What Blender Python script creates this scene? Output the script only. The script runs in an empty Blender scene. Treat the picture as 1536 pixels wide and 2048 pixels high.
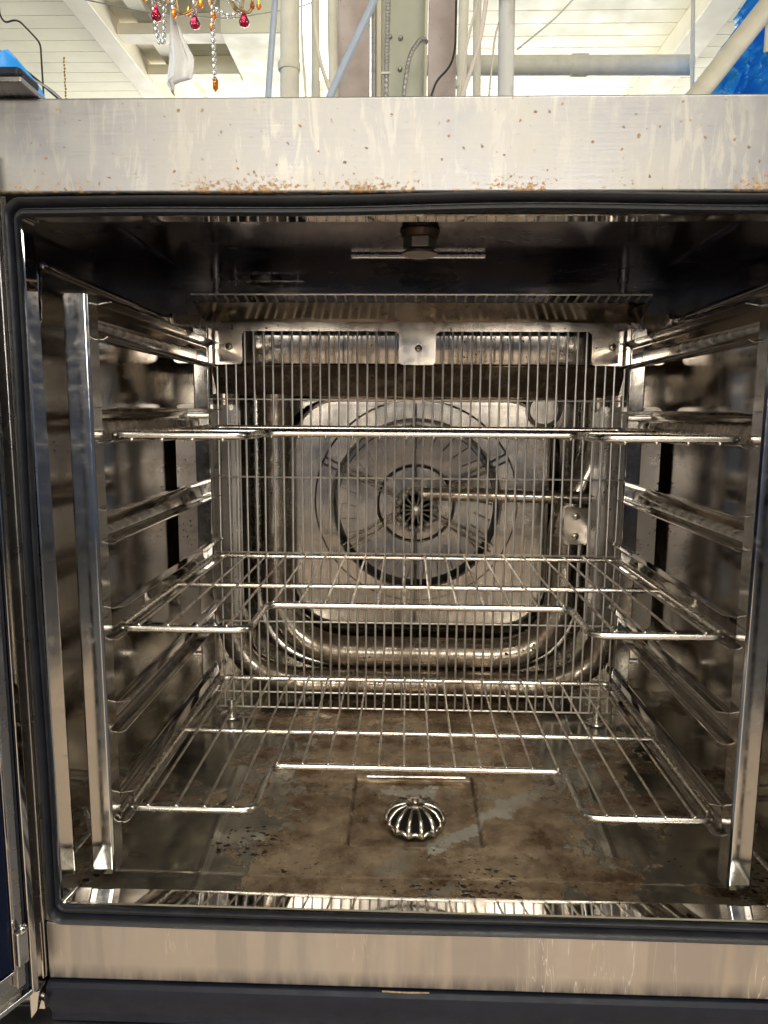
import bpy, bmesh, math, random
from mathutils import Vector, Matrix, noise as mnoise
random.seed(7)
S = bpy.context.scene
COL = S.collection
V = Vector
PI = math.pi

# ------------------------------------------------------------------ camera
cam_d = bpy.data.cameras.new('camera')
cam = bpy.data.objects.new('camera', cam_d); COL.objects.link(cam); S.camera = cam
pitch, yaw, roll = 0.13753, 0.03017, 0.0066
f = V((-math.sin(yaw)*math.cos(pitch), math.cos(yaw)*math.cos(pitch), -math.sin(pitch)))
r0 = V((math.cos(yaw), math.sin(yaw), 0)); u0 = r0.cross(f)
rr = math.cos(roll)*r0 + math.sin(roll)*u0; uu = math.cos(roll)*u0 - math.sin(roll)*r0
cam.matrix_world = Matrix(((rr.x, uu.x, -f.x, -0.0134), (rr.y, uu.y, -f.y, -0.60202), (rr.z, uu.z, -f.z, 0.01986), (0, 0, 0, 1)))
cam_d.sensor_fit = 'VERTICAL'; cam_d.sensor_height = 36.0; cam_d.sensor_width = 27.0
cam_d.lens = 36.0*1430.6/2048.0
cam_d.clip_start = 0.02; cam_d.clip_end = 60

# ------------------------------------------------------------------ light
W = bpy.data.worlds.new('World'); S.world = W; W.use_nodes = True
W.node_tree.nodes['Background'].inputs[0].default_value = (0.62, 0.72, 0.95, 1)
W.node_tree.nodes['Background'].inputs[1].default_value = 0.9

def area(name, loc, target, sx, sy, power, color):
    d = bpy.data.lights.new(name, 'AREA'); d.shape = 'RECTANGLE'; d.size = sx; d.size_y = sy
    d.energy = power; d.color = color
    o = bpy.data.objects.new(name, d); COL.objects.link(o); o.location = loc
    o.rotation_euler = (V(target)-V(loc)).to_track_quat('-Z', 'Y').to_euler()
    return o
WARM = (1.0, 0.91, 0.78); COOL = (0.74, 0.86, 1.0)
area('window light behind', (-1.2, -5.9, 0.92), (-0.8, 0, 0.0), 1.3, 1.1, 105, WARM)
area('window light behind', (1.2, -5.9, 0.92), (0.8, 0, 0.0), 1.3, 1.1, 105, WARM)
area('side fill light', (-5.6, -1.2, 1.45), (0, -0.6, 0.0), 3.0, 1.2, 120, COOL)  # unseen side lamps added as fill; the side walls have no windows
area('side fill light', (5.6, -0.6, 1.45), (0, -0.6, 0.2), 3.0, 1.2, 120, (1.0, 0.95, 0.86))
area('overhead fill light', (0.3, -1.9, 2.42), (0.1, -1.4, -1.0), 2.2, 0.9, 95, (1.0, 0.95, 0.85))  # lamp added under the closed ceiling as fill from above
area('ceiling fill light far', (0.0, 7.8, 1.0), (0.0, 3.0, 2.2), 6.0, 1.8, 470, (1.0, 0.98, 0.92))  # lamp added to brighten the ceiling boards; the far wall is solid

S.view_settings.view_transform = 'Standard'; S.view_settings.look = 'None'
S.view_settings.exposure = -0.08; S.view_settings.gamma = 1.0
try: S.view_settings.use_curve_mapping = False
except Exception: pass
S.render.engine = 'CYCLES'
S.cycles.max_bounces = 14; S.cycles.glossy_bounces = 10; S.cycles.diffuse_bounces = 5
S.cycles.transmission_bounces = 6; S.cycles.caustics_reflective = True
S.cycles.sample_clamp_indirect = 6

# ------------------------------------------------------------------ materials
class NT:
    def __init__(s, name):
        s.m = bpy.data.materials.new(name); s.m.use_nodes = True
        s.t = s.m.node_tree; s.b = s.t.nodes['Principled BSDF']
        s.pos = s.t.nodes.new('ShaderNodeNewGeometry').outputs['Position']
    def n(s, typ, **kw):
        nd = s.t.nodes.new(typ)
        for k, v in kw.items(): setattr(nd, k, v)
        return nd
    def link(s, a, b): s.t.links.new(a, b)
    def mapped(s, sc=(1, 1, 1), loc=(0, 0, 0), rot=(0, 0, 0)):
        m = s.n('ShaderNodeMapping'); s.link(s.pos, m.inputs[0])
        m.inputs['Scale'].default_value = sc; m.inputs['Location'].default_value = loc; m.inputs['Rotation'].default_value = rot
        return m.outputs[0]
    def noise(s, scale=10, detail=4, rough=.55, vec=None, dist=0):
        nd = s.n('ShaderNodeTexNoise'); s.link(vec or s.pos, nd.inputs['Vector'])
        nd.inputs['Scale'].default_value = scale; nd.inputs['Detail'].default_value = detail
        nd.inputs['Roughness'].default_value = rough; nd.inputs['Distortion'].default_value = dist
        return nd.outputs['Fac']
    def voro(s, scale=100, vec=None, out='Distance'):
        nd = s.n('ShaderNodeTexVoronoi'); s.link(vec or s.pos, nd.inputs['Vector'])
        nd.inputs['Scale'].default_value = scale
        return nd.outputs[out]
    def rng(s, x, a, b, c=0.0, d=1.0, smooth=False):
        nd = s.n('ShaderNodeMapRange'); nd.interpolation_type = 'SMOOTHSTEP' if smooth else 'LINEAR'
        s.link(x, nd.inputs[0])
        for i, v in enumerate((a, b, c, d)):
            if hasattr(v, 'links'): s.link(v, nd.inputs[1+i])
            else: nd.inputs[1+i].default_value = v
        return nd.outputs[0]
    def math(s, op, a, b=None, clamp=False):
        nd = s.n('ShaderNodeMath', operation=op); nd.use_clamp = clamp
        for i, v in enumerate((a, b)):
            if v is None: continue
            if hasattr(v, 'links'): s.link(v, nd.inputs[i])
            else: nd.inputs[i].default_value = v
        return nd.outputs[0]
    def mix(s, fac, a, b):
        nd = s.n('ShaderNodeMix', data_type='RGBA')
        for k, v in ((0, fac), (6, a), (7, b)):
            if hasattr(v, 'links'): s.link(v, nd.inputs[k])
            elif k: nd.inputs[k].default_value = (*v, 1) if len(v) == 3 else v
            else: nd.inputs[k].default_value = v
        return nd.outputs[2]
    def xyz(s):
        nd = s.n('ShaderNodeSeparateXYZ'); s.link(s.pos, nd.inputs[0]); return nd.outputs
    def set(s, **kw):
        for k, v in kw.items():
            i = s.b.inputs[k.replace('_', ' ')]
            if hasattr(v, 'links'): s.link(v, i)
            elif isinstance(v, tuple): i.default_value = (*v, 1)
            else: i.default_value = v
        return s.m
    def bump(s, h, strength=.3, dist=.001):
        nd = s.n('ShaderNodeBump'); nd.inputs['Strength'].default_value = strength; nd.inputs['Distance'].default_value = dist
        s.link(h, nd.inputs['Height']); s.link(nd.outputs[0], s.b.inputs['Normal'])

def plain(name, col, rough=.5, metal=0.0, var=.25, scale=20, bump=0.0, **kw):
    t = NT(name)
    n = t.noise(scale, 6, .6)
    c = t.mix(t.rng(n, .3, .7), tuple(x*(1-var) for x in col), tuple(min(1, x*(1+var*.6)) for x in col))
    r = t.rng(t.noise(scale*2.3, 4), .3, .7, rough*.8, min(1, rough*1.2))
    t.set(Base_Color=c, Roughness=r, Metallic=metal, **kw)
    if bump: t.bump(t.noise(scale*6, 5), bump, .002)
    return t.m

def steel(name, base=(.58, .55, .50), r=(.10, .28), stain=(.20, .125, .07), amt=.3, sc=14, speck=0.0, ssc=230, brush=None, wob=.0, stretch=(1, 1, 1)):
    t = NT(name)
    vec = t.mapped(stretch)
    n1 = t.noise(sc, 9, .68, vec, .3)
    m1 = t.rng(n1, .62-amt*.35, .80-amt*.3, 0, min(1.0, .35+amt), True)
    n2 = t.noise(sc*3.7, 5, .6, vec)
    rough = t.math('ADD', t.rng(n2, .3, .72, r[0], r[1]), t.math('MULTIPLY', m1, .22))
    col = t.mix(m1, base, stain)
    met = t.math('SUBTRACT', 1.0, t.math('MULTIPLY', m1, .45))
    if speck:
        wv = t.n('ShaderNodeVectorMath', operation='ADD'); nn = t.n('ShaderNodeTexNoise'); nn.inputs['Scale'].default_value = ssc*.9; t.link(t.pos, nn.inputs['Vector'])
        ms = t.n('ShaderNodeVectorMath', operation='SCALE'); ms.inputs['Scale'].default_value = 1.1/ssc; t.link(nn.outputs['Color'], ms.inputs[0])
        t.link(t.pos, wv.inputs[0]); t.link(ms.outputs[0], wv.inputs[1])
        d = t.voro(ssc, wv.outputs[0]); rc = t.n('ShaderNodeTexVoronoi'); t.link(wv.outputs[0], rc.inputs['Vector']); rc.inputs['Scale'].default_value = ssc
        sep = t.n('ShaderNodeSeparateColor'); t.link(rc.outputs['Color'], sep.inputs[0])
        dens = t.rng(t.noise(sc*1.3, 3), .35, .65, -.05, .36*speck)
        thr = t.math('MULTIPLY', dens, t.math('ADD', t.math('POWER', sep.outputs[0], 1.8), .15))
        thr = t.math('MULTIPLY', thr, t.math('GREATER_THAN', sep.outputs[1], 1-.75*speck))
        sm = t.math('LESS_THAN', d, thr)
        col = t.mix(sm, col, (.035, .018, .010)); met = t.math('MULTIPLY', met, t.math('SUBTRACT', 1.0, sm))
        rough = t.math('ADD', rough, t.math('MULTIPLY', sm, .4))
    t.set(Base_Color=col, Metallic=met, Roughness=rough)
    if brush:
        b = t.noise(1.0, 3, .6, t.mapped(brush)); t.bump(b, .10, .0006)
    elif wob:
        t.bump(t.noise(wob, 2), .25, .004)
    return t.m

M = {}
M['wall'] = steel('polished cavity steel', (.54, .51, .47), (.09, .17), (.19, .13, .085), .26, 11, .7, 190)
M['ceilcav'] = steel('shadow tinted cavity ceiling steel', (.055, .065, .13), (.10, .20), (.03, .025, .03), .45, 8, .2, 230, wob=6)  # navy tone of the shadows painted into the base colour
M['bracket'] = steel('satin bracket steel', (.50, .47, .435), (.24, .38), (.22, .14, .09), .34, 14, 1.0, 200)
M['pale'] = steel('pale brushed fold steel', (.74, .72, .68), (.34, .46), (.4, .28, .18), .2, 20, .9, 230)
M['back'] = steel('cloudy cavity back steel', (.44, .405, .36), (.13, .22), (.13, .085, .05), .34, 9, .45, 170)
M['plate'] = steel('spotted bracket steel', (.48, .44, .39), (.10, .20), (.20, .12, .075), .42, 13, 1.0, 190)
M['rail'] = steel('rail steel', (.50, .475, .44), (.05, .13), (.20, .15, .11), .16, 22, .35, 300)
M['post'] = steel('scratched post steel', (.55, .54, .52), (.07, .17), (.3, .27, .22), .22, 30, .5, 240)
M['rod'] = steel('bright rod steel', (.74, .71, .66), (.20, .32), (.3, .22, .14), .12, 40, .12, 500)
M['wire'] = steel('shelf wire steel', (.80, .76, .70), (.24, .38), (.20, .12, .07), .45, 45, .8, 400)
M['gwire'] = steel('guard wire steel', (.95, .92, .87), (.32, .46), (.34, .22, .13), .16, 50, .45, 420)
M['pipe'] = steel('burnt heating tube steel', (.47, .42, .35), (.14, .28), (.11, .07, .04), .55, 15, 1.0, 150)
M['dirty'] = steel('scorched speckled steel', (.24, .19, .14), (.3, .5), (.06, .038, .022), .75, 30, 1.0, 190)
M['lip'] = steel('mirror lip steel', (.64, .62, .59), (.02, .05), (.3, .26, .2), .04, 22, .12, 300)
M['side'] = steel('brushed side frame steel', (.42, .41, .40), (.22, .36), (.25, .22, .2), .15, 12, .1, 260)
M['case'] = steel('outer case steel', (.5, .49, .47), (.25, .4), (.3, .27, .22), .2, 5, .1, 200)
M['fan'] = steel('fan wheel steel', (.38, .35, .31), (.14, .24), (.14, .095, .06), .34, 13, .35, 200)
M['hub'] = plain('grey cast hub', (.38, .35, .31), .35, .85, .3, 80)
M['screw'] = plain('screw steel', (.5, .44, .34), .3, 1, .3, 200)
M['cast'] = steel('cast polished strainer', (.66, .62, .56), (.14, .26), (.4, .33, .24), .1, 60)
M['dark'] = plain('dark socket', (.012, .012, .014), .7)

def header_mat():
    t = NT('streaked header steel'); p = t.xyz()
    cloud = t.rng(t.noise(11, 8, .66), .36, .64)
    col = t.mix(cloud, (.30, .305, .325), (.385, .375, .35))
    dv = t.mapped((120, 8, 22), (3, 0, 0)); dr = t.rng(t.noise(1.0, 6, .66, dv, .9), .50, .60, 0, .75, True)
    dr = t.math('MULTIPLY', dr, t.rng(t.noise(9, 2), .36, .55, 0, 1))
    col = t.mix(dr, col, (.43, .42, .385))
    # brown drips
    dv2 = t.mapped((60, 3, 4), (9, 0, 1)); d2 = t.rng(t.noise(1.0, 4, .6, dv2, .4), .66, .76, 0, .45, True)
    col = t.mix(d2, col, (.55, .38, .18))
    # rust along the bottom fold
    edge = t.rng(p[2], .172, .1900, 1, 0)
    rn = t.noise(260, 6, .75, t.mapped((1, 1, 1.3)))
    along = t.rng(p[0], -.24, .0, .7, 1)
    rust = t.rng(t.math('ADD', rn, t.math('MULTIPLY', t.math('MULTIPLY', edge, t.math('MULTIPLY', along, t.rng(t.noise(14, 2), .4, .62, .3, 1))), .27)), .652, .705, 0, 1, True)
    col = t.mix(rust, col, t.mix(t.rng(t.noise(400, 2), .4, .6), (.34, .18, .09), (.52, .37, .20)))
    # sparse rust spots
    v = t.n('ShaderNodeTexVoronoi'); v.inputs['Scale'].default_value = 105; t.link(t.mapped((1, 1, 1)), v.inputs['Vector'])
    sp = t.n('ShaderNodeSeparateColor'); t.link(v.outputs['Color'], sp.inputs[0])
    thr = t.math('MULTIPLY', t.math('GREATER_THAN', t.math('ADD', sp.outputs[0], t.rng(t.noise(13, 2), .3, .7, -.35, .35)), .28), t.math('ADD', t.math('MULTIPLY', t.math('POWER', sp.outputs[1], 4.0), .32), .05))
    wob = t.math('ADD', v.outputs['Distance'], t.rng(t.noise(520, 4, .7), .3, .7, -.11, .11))
    spot = t.math('LESS_THAN', wob, thr)
    col = t.mix(t.math('MULTIPLY', spot, .85), col, t.mix(sp.outputs[2], (.17, .12, .08), (.42, .24, .10)))
    allm = t.math('MAXIMUM', rust, spot)
    rough = t.math('ADD', t.rng(cloud, 0, 1, .36, .50), t.math('MULTIPLY', allm, .35))
    t.set(Base_Color=col, Metallic=t.math('SUBTRACT', .93, t.math('MULTIPLY', allm, .8)), Roughness=rough)
    t.bump(t.noise(1, 3, .6, t.mapped((25, 25, 420))), .12, .0006)
    return t.m
M['header'] = header_mat()

def sill_mat():
    t = NT('water streaked sill steel'); p = t.xyz()
    a = t.noise(1.0, 2, .45, t.mapped((30, 4, 1.6), (1.3, 0, 0)), .25)
    m = t.rng(a, .47, .53, 0, 1, True)
    col = t.mix(m, (.44, .415, .395), (.52, .485, .445))
    b = t.noise(1.0, 3, .5, t.mapped((70, 4, 7), (0, 0, 4)), .2)
    col = t.mix(t.rng(b, .50, .66, 0, .5), col, (.58, .55, .50))
    c2 = t.noise(30, 4); col = t.mix(t.rng(c2, .35, .7, 0, .25), col, (.42, .39, .36))
    trough_reflection = t.math('MULTIPLY', t.rng(p[2], -.428, -.442, 0, 1), t.rng(t.noise(1.0, 3, .6, t.mapped((110, 4, 20))), .3, .6, .35, 1))  # reflection of the dark trough, painted ragged along the sill bottom
    col = t.mix(t.math('MULTIPLY', trough_reflection, .75), col, (.06, .065, .08))
    # white lime runs
    c = t.noise(1.0, 3, .6, t.mapped((75, 4, 5), (5, 0, 0)), .5)
    run = t.math('MULTIPLY', t.rng(t.math('ABSOLUTE', t.math('SUBTRACT', c, .5)), 0, .008, 1, 0), t.rng(t.noise(1, 2, .5, t.mapped((12, 4, 5))), .44, .56, 0, .7))
    col = t.mix(run, col, (.86, .82, .74))
    t.set(Base_Color=col, Metallic=t.math('SUBTRACT', .95, t.math('MULTIPLY', run, .6)), Roughness=t.rng(b, .3, .7, .30, .40))
    return t.m
M['sill'] = sill_mat()

def floor_mat():
    t = NT('stained cavity floor steel')
    n = t.noise(10, 10, .66, None, .5)
    fp = t.xyz(); ctr = t.rng(t.math('ABSOLUTE', t.math('SUBTRACT', fp[0], .03)), .10, .24, .06, -.09)
    n = t.math('ADD', n, ctr); wet = t.rng(n, .455, .49, 0, 1, True)          # brown dried film with hard tide lines
    grey = t.mix(t.rng(t.noise(30, 6), .3, .7), (.46, .45, .40), (.68, .65, .57))
    br = t.mix(t.rng(t.noise(26, 10, .74), .38, .62), (.15, .095, .055), (.52, .41, .285))
    col = t.mix(wet, grey, br)
    n3 = t.noise(24, 9, .62, t.mapped((1, 1.3, 1), (4, 2, 0)), .3)
    isl = t.rng(n3, .60, .615, 0, 1)
    col = t.mix(t.math('MULTIPLY', isl, .55), col, (.36, .36, .31))
    ring = t.rng(t.math('ABSOLUTE', t.math('SUBTRACT', n, .475)), 0, .006, 1, 0)
    col = t.mix(t.math('MULTIPLY', ring, .7), col, (.07, .035, .018))
    ring2 = t.rng(t.math('ABSOLUTE', t.math('SUBTRACT', n3, .607)), 0, .006, 1, 0)
    col = t.mix(t.math('MULTIPLY', ring2, .5), col, (.09, .05, .03))
    # pale lime swoosh running from the drain to the right
    p = t.xyz()
    ln = t.math('ABSOLUTE', t.math('SUBTRACT', t.math('SUBTRACT', p[1], t.math('MULTIPLY', p[0], .88)), .040))
    ln = t.math('ADD', ln, t.rng(t.noise(45, 6, .65), .3, .7, -.016, .016))
    sw = t.math('MULTIPLY', t.rng(ln, .0115, .0130, 1, 0), t.math('MULTIPLY', t.math('GREATER_THAN', p[0], .012), t.rng(p[0], .10, .16, 1, 0)))
    rec = t.math('MULTIPLY', t.rng(t.math('ABSOLUTE', p[0]), .035, .064, 0, -.16), 1.0)
    rec = t.math('ADD', rec, t.rng(p[1], .165, .135, 0, -.3))
    rec = t.math('ADD', rec, t.rng(p[1], .178, .190, 0, -.3))
    il2 = t.rng(t.math('ADD', rec, t.noise(42, 8, .68)), .46, .475, 0, 1)
    lime = t.math('MAXIMUM', sw, il2)
    col = t.mix(t.math('MULTIPLY', lime, .9), col, (.60, .59, .53))
    # broken dark brown line along the edge of the pressed recess
    qx = t.math('SUBTRACT', t.math('ABSOLUTE', p[0]), .0675); qy = t.math('SUBTRACT', t.math('ABSOLUTE', t.math('SUBTRACT', p[1], .124)), .0675)
    bd = t.math('ABSOLUTE', t.math('MAXIMUM', qx, qy)); gl = t.math('MULTIPLY', t.rng(bd, .0006, .0022, 1, 0), t.rng(t.noise(60, 4), .3, .6, .25, .9))
    col = t.mix(gl, col, (.05, .028, .016))
    # burnt crumbs gathered towards the front and in one patch front left
    wv = t.n('ShaderNodeVectorMath', operation='ADD'); nn = t.n('ShaderNodeTexNoise'); nn.inputs['Scale'].default_value = 95; nn.inputs['Detail'].default_value = 4; t.link(t.pos, nn.inputs['Vector'])
    ms = t.n('ShaderNodeVectorMath', operation='SCALE'); ms.inputs['Scale'].default_value = .018; t.link(nn.outputs['Color'], ms.inputs[0])
    t.link(t.mapped((1, 1.7, 1)), wv.inputs[0]); t.link(ms.outputs[0], wv.inputs[1])
    v = t.n('ShaderNodeTexVoronoi'); v.inputs['Scale'].default_value = 130; t.link(wv.outputs[0], v.inputs['Vector'])
    sp = t.n('ShaderNodeSeparateColor'); t.link(v.outputs['Color'], sp.inputs[0])
    den = t.math('MULTIPLY', t.rng(p[1], .10, -.01, 0, 1), t.rng(t.noise(11, 3), .42, .6, 0, .55))
    gx = t.math('DIVIDE', t.math('ADD', p[0], .165), .05); gy = t.math('DIVIDE', t.math('SUBTRACT', p[1], .055), .028)
    gd = t.math('ADD', t.math('MULTIPLY', gx, gx), t.math('MULTIPLY', gy, gy))
    den = t.math('MAXIMUM', den, t.rng(t.math('ADD', gd, t.rng(t.noise(50, 3), .3, .7, -.4, .4)), .5, 1.2, .42, 0))
    den = t.math('ADD', den, .02)
    cr = t.math('LESS_THAN', v.outputs['Distance'], t.math('MULTIPLY', den, t.math('ADD', .15, sp.outputs[0])))
    col = t.mix(cr, col, (.014, .009, .007))
    film = t.math('MAXIMUM', t.math('MULTIPLY', wet, .33), cr)
    t.set(Base_Color=col, Metallic=t.math('SUBTRACT', .95, film), Roughness=t.math('ADD', t.rng(t.noise(40, 5), .3, .7, .13, .27), t.math('MULTIPLY', wet, .07)))
    hgt = t.math('ADD', t.math('ADD', t.noise(7, 3), t.math('MULTIPLY', n3, .12)), t.math('MULTIPLY', t.math('MAXIMUM', cr, t.math('MULTIPLY', wet, .35)), .25))
    t.bump(hgt, .3, .006)
    return t.m
M['cavfloor'] = floor_mat()

M['rubber'] = plain('blue black rubber gasket', (.010, .012, .018), .42, 0, .4, 60, .15)
M['trough'] = plain('navy black plastic trough', (.011, .014, .024), .46, 0, .3, 30, .1, Specular_IOR_Level=.25)
M['glass'] = plain('dark door glass', (.004, .007, .020), .05, 0, .2, 10, IOR=1.25)
M['cream'] = plain('cream painted boards', (.80, .765, .59), .6, 0, .10, 3, .1)
M['creambeam'] = plain('cream painted timber', (.80, .75, .60), .6, 0, .08, 5, .1)
M['offwhite'] = plain('off white pipe paint', (.74, .70, .57), .5, 0, .14, 14, .1)
M['pinkwhite'] = plain('faded pinkish cable', (.72, .62, .55), .5, 0, .1, 14)
M['greenpaint'] = plain('pale green column paint', (.50, .53, .44), .5, 0, .12, 9, .15)
def worn():
    t = NT('worn mauve brown column paint')
    c = t.mix(t.rng(t.noise(7, 6), .35, .65), (.36, .29, .26), (.52, .45, .42))
    v = t.noise(60, 6, .7); c = t.mix(t.rng(v, .63, .68), c, (.22, .12, .08))
    t.set(Base_Color=c, Roughness=.6); t.bump(v, .3, .003); return t.m
M['worn'] = worn()
def patina():
    t = NT('dusty brown and white pipe paint'); p = t.xyz()
    m = t.rng(t.math('ADD', t.noise(9, 6, .6, t.mapped((1, 1, .6))), t.rng(p[2], .72, 1.0, -.16, .14)), .42, .58)
    t.set(Base_Color=t.mix(m, (.62, .62, .58), (.33, .28, .23)), Roughness=.55); return t.m
M['patina'] = patina()
M['bluegrey'] = plain('blue grey conduit', (.40, .46, .55), .4, 0, .1, 14)
M['greymetal'] = plain('flexible grey steel conduit', (.36, .34, .31), .4, .6, .2, 60)
M['black'] = plain('black cable sheath', (.03, .028, .026), .5)
M['room'] = plain('blue grey room wall', (.12, .155, .25), .7, 0, .12, 2)
M['navywall'] = plain('dark blue room wall', (.05, .07, .13), .6, 0, .2, 2)
M['darkfloor'] = plain('dark grey concrete floor', (.075, .08, .09), .5, 0, .3, 2.5, .2)
M['concrete'] = plain('tan reflected strip', (.60, .48, .38), .55, 0, .2, 2.5, .2)
M['tarp'] = plain('blue plastic tarpaulin', (.03, .33, .88), .32, 0, .12, 6, .08)
M['cloth'] = plain('thin white cloth', (.82, .82, .80), .8, 0, .05, 20, .2)
M['bronze'] = plain('gilded chandelier metal', (.45, .30, .13), .35, .9, .2, 60)
def gem(name, c, rough=.04):
    t = NT(name); t.set(Base_Color=c, Roughness=rough, Transmission_Weight=.85, IOR=1.5); return t.m
M['red'] = gem('dark red glass', (.50, .02, .06)); M['amber'] = gem('amber glass', (1.0, .30, .02)); M['clear'] = gem('clear glass', (.97, .97, .97))
def sky_mat():
    t = NT('bright skylight'); t.set(Base_Color=(.9, .9, .9), Emission_Color=(1, .99, .96), Emission_Strength=2.0); return t.m
M['sky'] = sky_mat()

# ------------------------------------------------------------------ mesh helpers
def nb(): return bmesh.new()
def face(bm, vs):
    try: return bm.faces.new(vs)
    except ValueError: return None
def box(bm, x0, x1, y0, y1, z0, z1):
    v = [bm.verts.new((x, y, z)) for z in (z0, z1) for x, y in ((x0, y0), (x1, y0), (x1, y1), (x0, y1))]
    for q in ((3, 2, 1, 0), (4, 5, 6, 7), (0, 1, 5, 4), (1, 2, 6, 5), (2, 3, 7, 6), (3, 0, 4, 7)): face(bm, [v[i] for i in q])
def rnd(pts, rad, n=6, closed=False):
    pts = [V(p) for p in pts]; out = []; N = len(pts)
    for i, p in enumerate(pts):
        if not closed and i in (0, N-1): out.append(p); continue
        a, b = pts[i-1], pts[(i+1) % N]
        d1 = (a-p); d2 = (b-p); rr_ = min(rad, d1.length*.49, d2.length*.49)
        p1 = p+d1.normalized()*rr_; p2 = p+d2.normalized()*rr_
        for k in range(n+1):
            t = k/n; out.append(p1*(1-t)**2 + p*2*t*(1-t) + p2*t*t)
    return out
def tube(bm, pts, r, seg=10, closed=False, caps=True, rad=None):
    pts = [V(p) for p in pts]; N = len(pts); rings = []; prev = None
    for i, p in enumerate(pts):
        if closed: t = (pts[(i+1) % N]-pts[i-1])
        else: t = pts[min(i+1, N-1)]-pts[max(i-1, 0)]
        t.normalize()
        if prev is None:
            a = V((0, 0, 1)) if abs(t.z) < .9 else V((1, 0, 0))
            nrm = t.cross(a).normalized()
        else:
            nrm = (prev - t*prev.dot(t)).normalized()
        prev = nrm; bi = t.cross(nrm)
        R_ = rad[i] if rad else r
        rings.append([bm.verts.new(p+(nrm*math.cos(2*PI*k/seg)+bi*math.sin(2*PI*k/seg))*R_) for k in range(seg)])
    for i in range(N if closed else N-1):
        a, b = rings[i], rings[(i+1) % N]
        for k in range(seg): face(bm, [a[k], a[(k+1) % seg], b[(k+1) % seg], b[k]])
    if caps and not closed: face(bm, rings[0][::-1]); face(bm, rings[-1])
def ball(bm, c, r, sz=1.0, u=8, v=6):
    m = Matrix.Translation(V(c)) @ Matrix.Diagonal((r, r, r*sz, 1))
    bmesh.ops.create_uvsphere(bm, u_segments=u, v_segments=v, radius=1, matrix=m)
def lathe(bm, prof, c=(0, 0, 0), axis='Z', seg=32):
    c = V(c); rings = []
    for rad, h in prof:
        ring = []
        for k in range(seg):
            a = 2*PI*k/seg; x, y = rad*math.cos(a), rad*math.sin(a)
            ring.append(bm.verts.new(c + (V((x, y, h)) if axis == 'Z' else V((x, -h, y)))))
        rings.append(ring)
    for i in range(len(rings)-1):
        a, b = rings[i], rings[i+1]
        for k in range(seg): face(bm, [a[k], a[(k+1) % seg], b[(k+1) % seg], b[k]])
    face(bm, rings[0][::-1]); face(bm, rings[-1])
def rrect(x0, x1, z0, z1, r, n=8):
    out = []
    for cx, cz, a0 in ((x1-r, z1-r, 0), (x0+r, z1-r, 90), (x0+r, z0+r, 180), (x1-r, z0+r, 270)):
        for k in range(n+1):
            a = math.radians(a0+90*k/n); out.append((cx+r*math.cos(a), cz+r*math.sin(a)))
    return out
def loft(bm, loops, capA=False, capB=False):
    R_ = [[bm.verts.new(p) for p in L] for L in loops]; n = len(R_[0])
    for a, b in zip(R_, R_[1:]):
        for k in range(n): face(bm, [a[k], a[(k+1) % n], b[(k+1) % n], b[k]])
    if capA: face(bm, R_[0][::-1])
    if capB: face(bm, R_[-1])
def rr_loop(x0, x1, z0, z1, r, y, n=8): return [(x, y, z) for x, z in rrect(x0, x1, z0, z1, r, n)]
def extr(bm, prof, a, b, axis):
    """closed 2-D profile swept straight along an axis: axis X -> prof=(y,z); Y -> (x,z); Z -> (x,y)"""
    def P(p, t):
        return {'X': (t, p[0], p[1]), 'Y': (p[0], t, p[1]), 'Z': (p[0], p[1], t)}[axis]
    A = [bm.verts.new(P(p, a)) for p in prof]; B = [bm.verts.new(P(p, b)) for p in prof]; n = len(prof)
    for k in range(n): face(bm, [A[k], A[(k+1) % n], B[(k+1) % n], B[k]])
    face(bm, A[::-1]); face(bm, B)
def sheet(poly, t):
    """open polyline -> closed profile of thickness t"""
    pts = [V((p[0], p[1], 0)) for p in poly]; off = []
    for i, p in enumerate(pts):
        d = (pts[min(i+1, len(pts)-1)]-pts[max(i-1, 0)]).normalized(); off.append(p+V((-d.y, d.x, 0))*t)
    return [(p.x, p.y) for p in pts]+[(p.x, p.y) for p in off[::-1]]

def obj(name, bm, mat, parent=None, bevel=0, smooth=35, xf=None):
    if xf is not None: bm.transform(xf)
    bmesh.ops.recalc_face_normals(bm, faces=bm.faces[:])
    me = bpy.data.meshes.new(name)
    if parent is not None:
        p = parent; off = V((0, 0, 0))
        while p: off += p.location; p = p.parent
        loc = V((0, 0, 0))
    else:
        xs = [v.co.x for v in bm.verts]; ys = [v.co.y for v in bm.verts]; zs = [v.co.z for v in bm.verts]
        off = V(((min(xs)+max(xs))/2, (min(ys)+max(ys))/2, min(zs))); loc = off
    bm.transform(Matrix.Translation(-off)); bm.to_mesh(me); bm.free()
    me.materials.append(mat)
    o = bpy.data.objects.new(name, me); COL.objects.link(o); o.location = loc
    if parent is not None: o.parent = parent
    me.polygons.foreach_set('use_smooth', [True]*len(me.polygons)); me.set_sharp_from_angle(angle=math.radians(smooth))
    if bevel:
        b = o.modifiers.new('bevel', 'BEVEL'); b.width = bevel; b.segments = 2; b.limit_method = 'ANGLE'; b.angle_limit = math.radians(40); b.harden_normals = True
    return o
def tag(o, label, cat, group=None):
    o['label'] = label; o['category'] = cat
    if group: o['group'] = group
    return o
def thing(name, label, cat, loc, group=None):
    o = bpy.data.objects.new(name, None); COL.objects.link(o); o.location = loc; o.empty_display_size = .1
    return tag(o, label, cat, group)
def struct(name, bm, mat, kind='structure'):
    o = obj(name, bm, mat); o['kind'] = kind; return o

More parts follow.
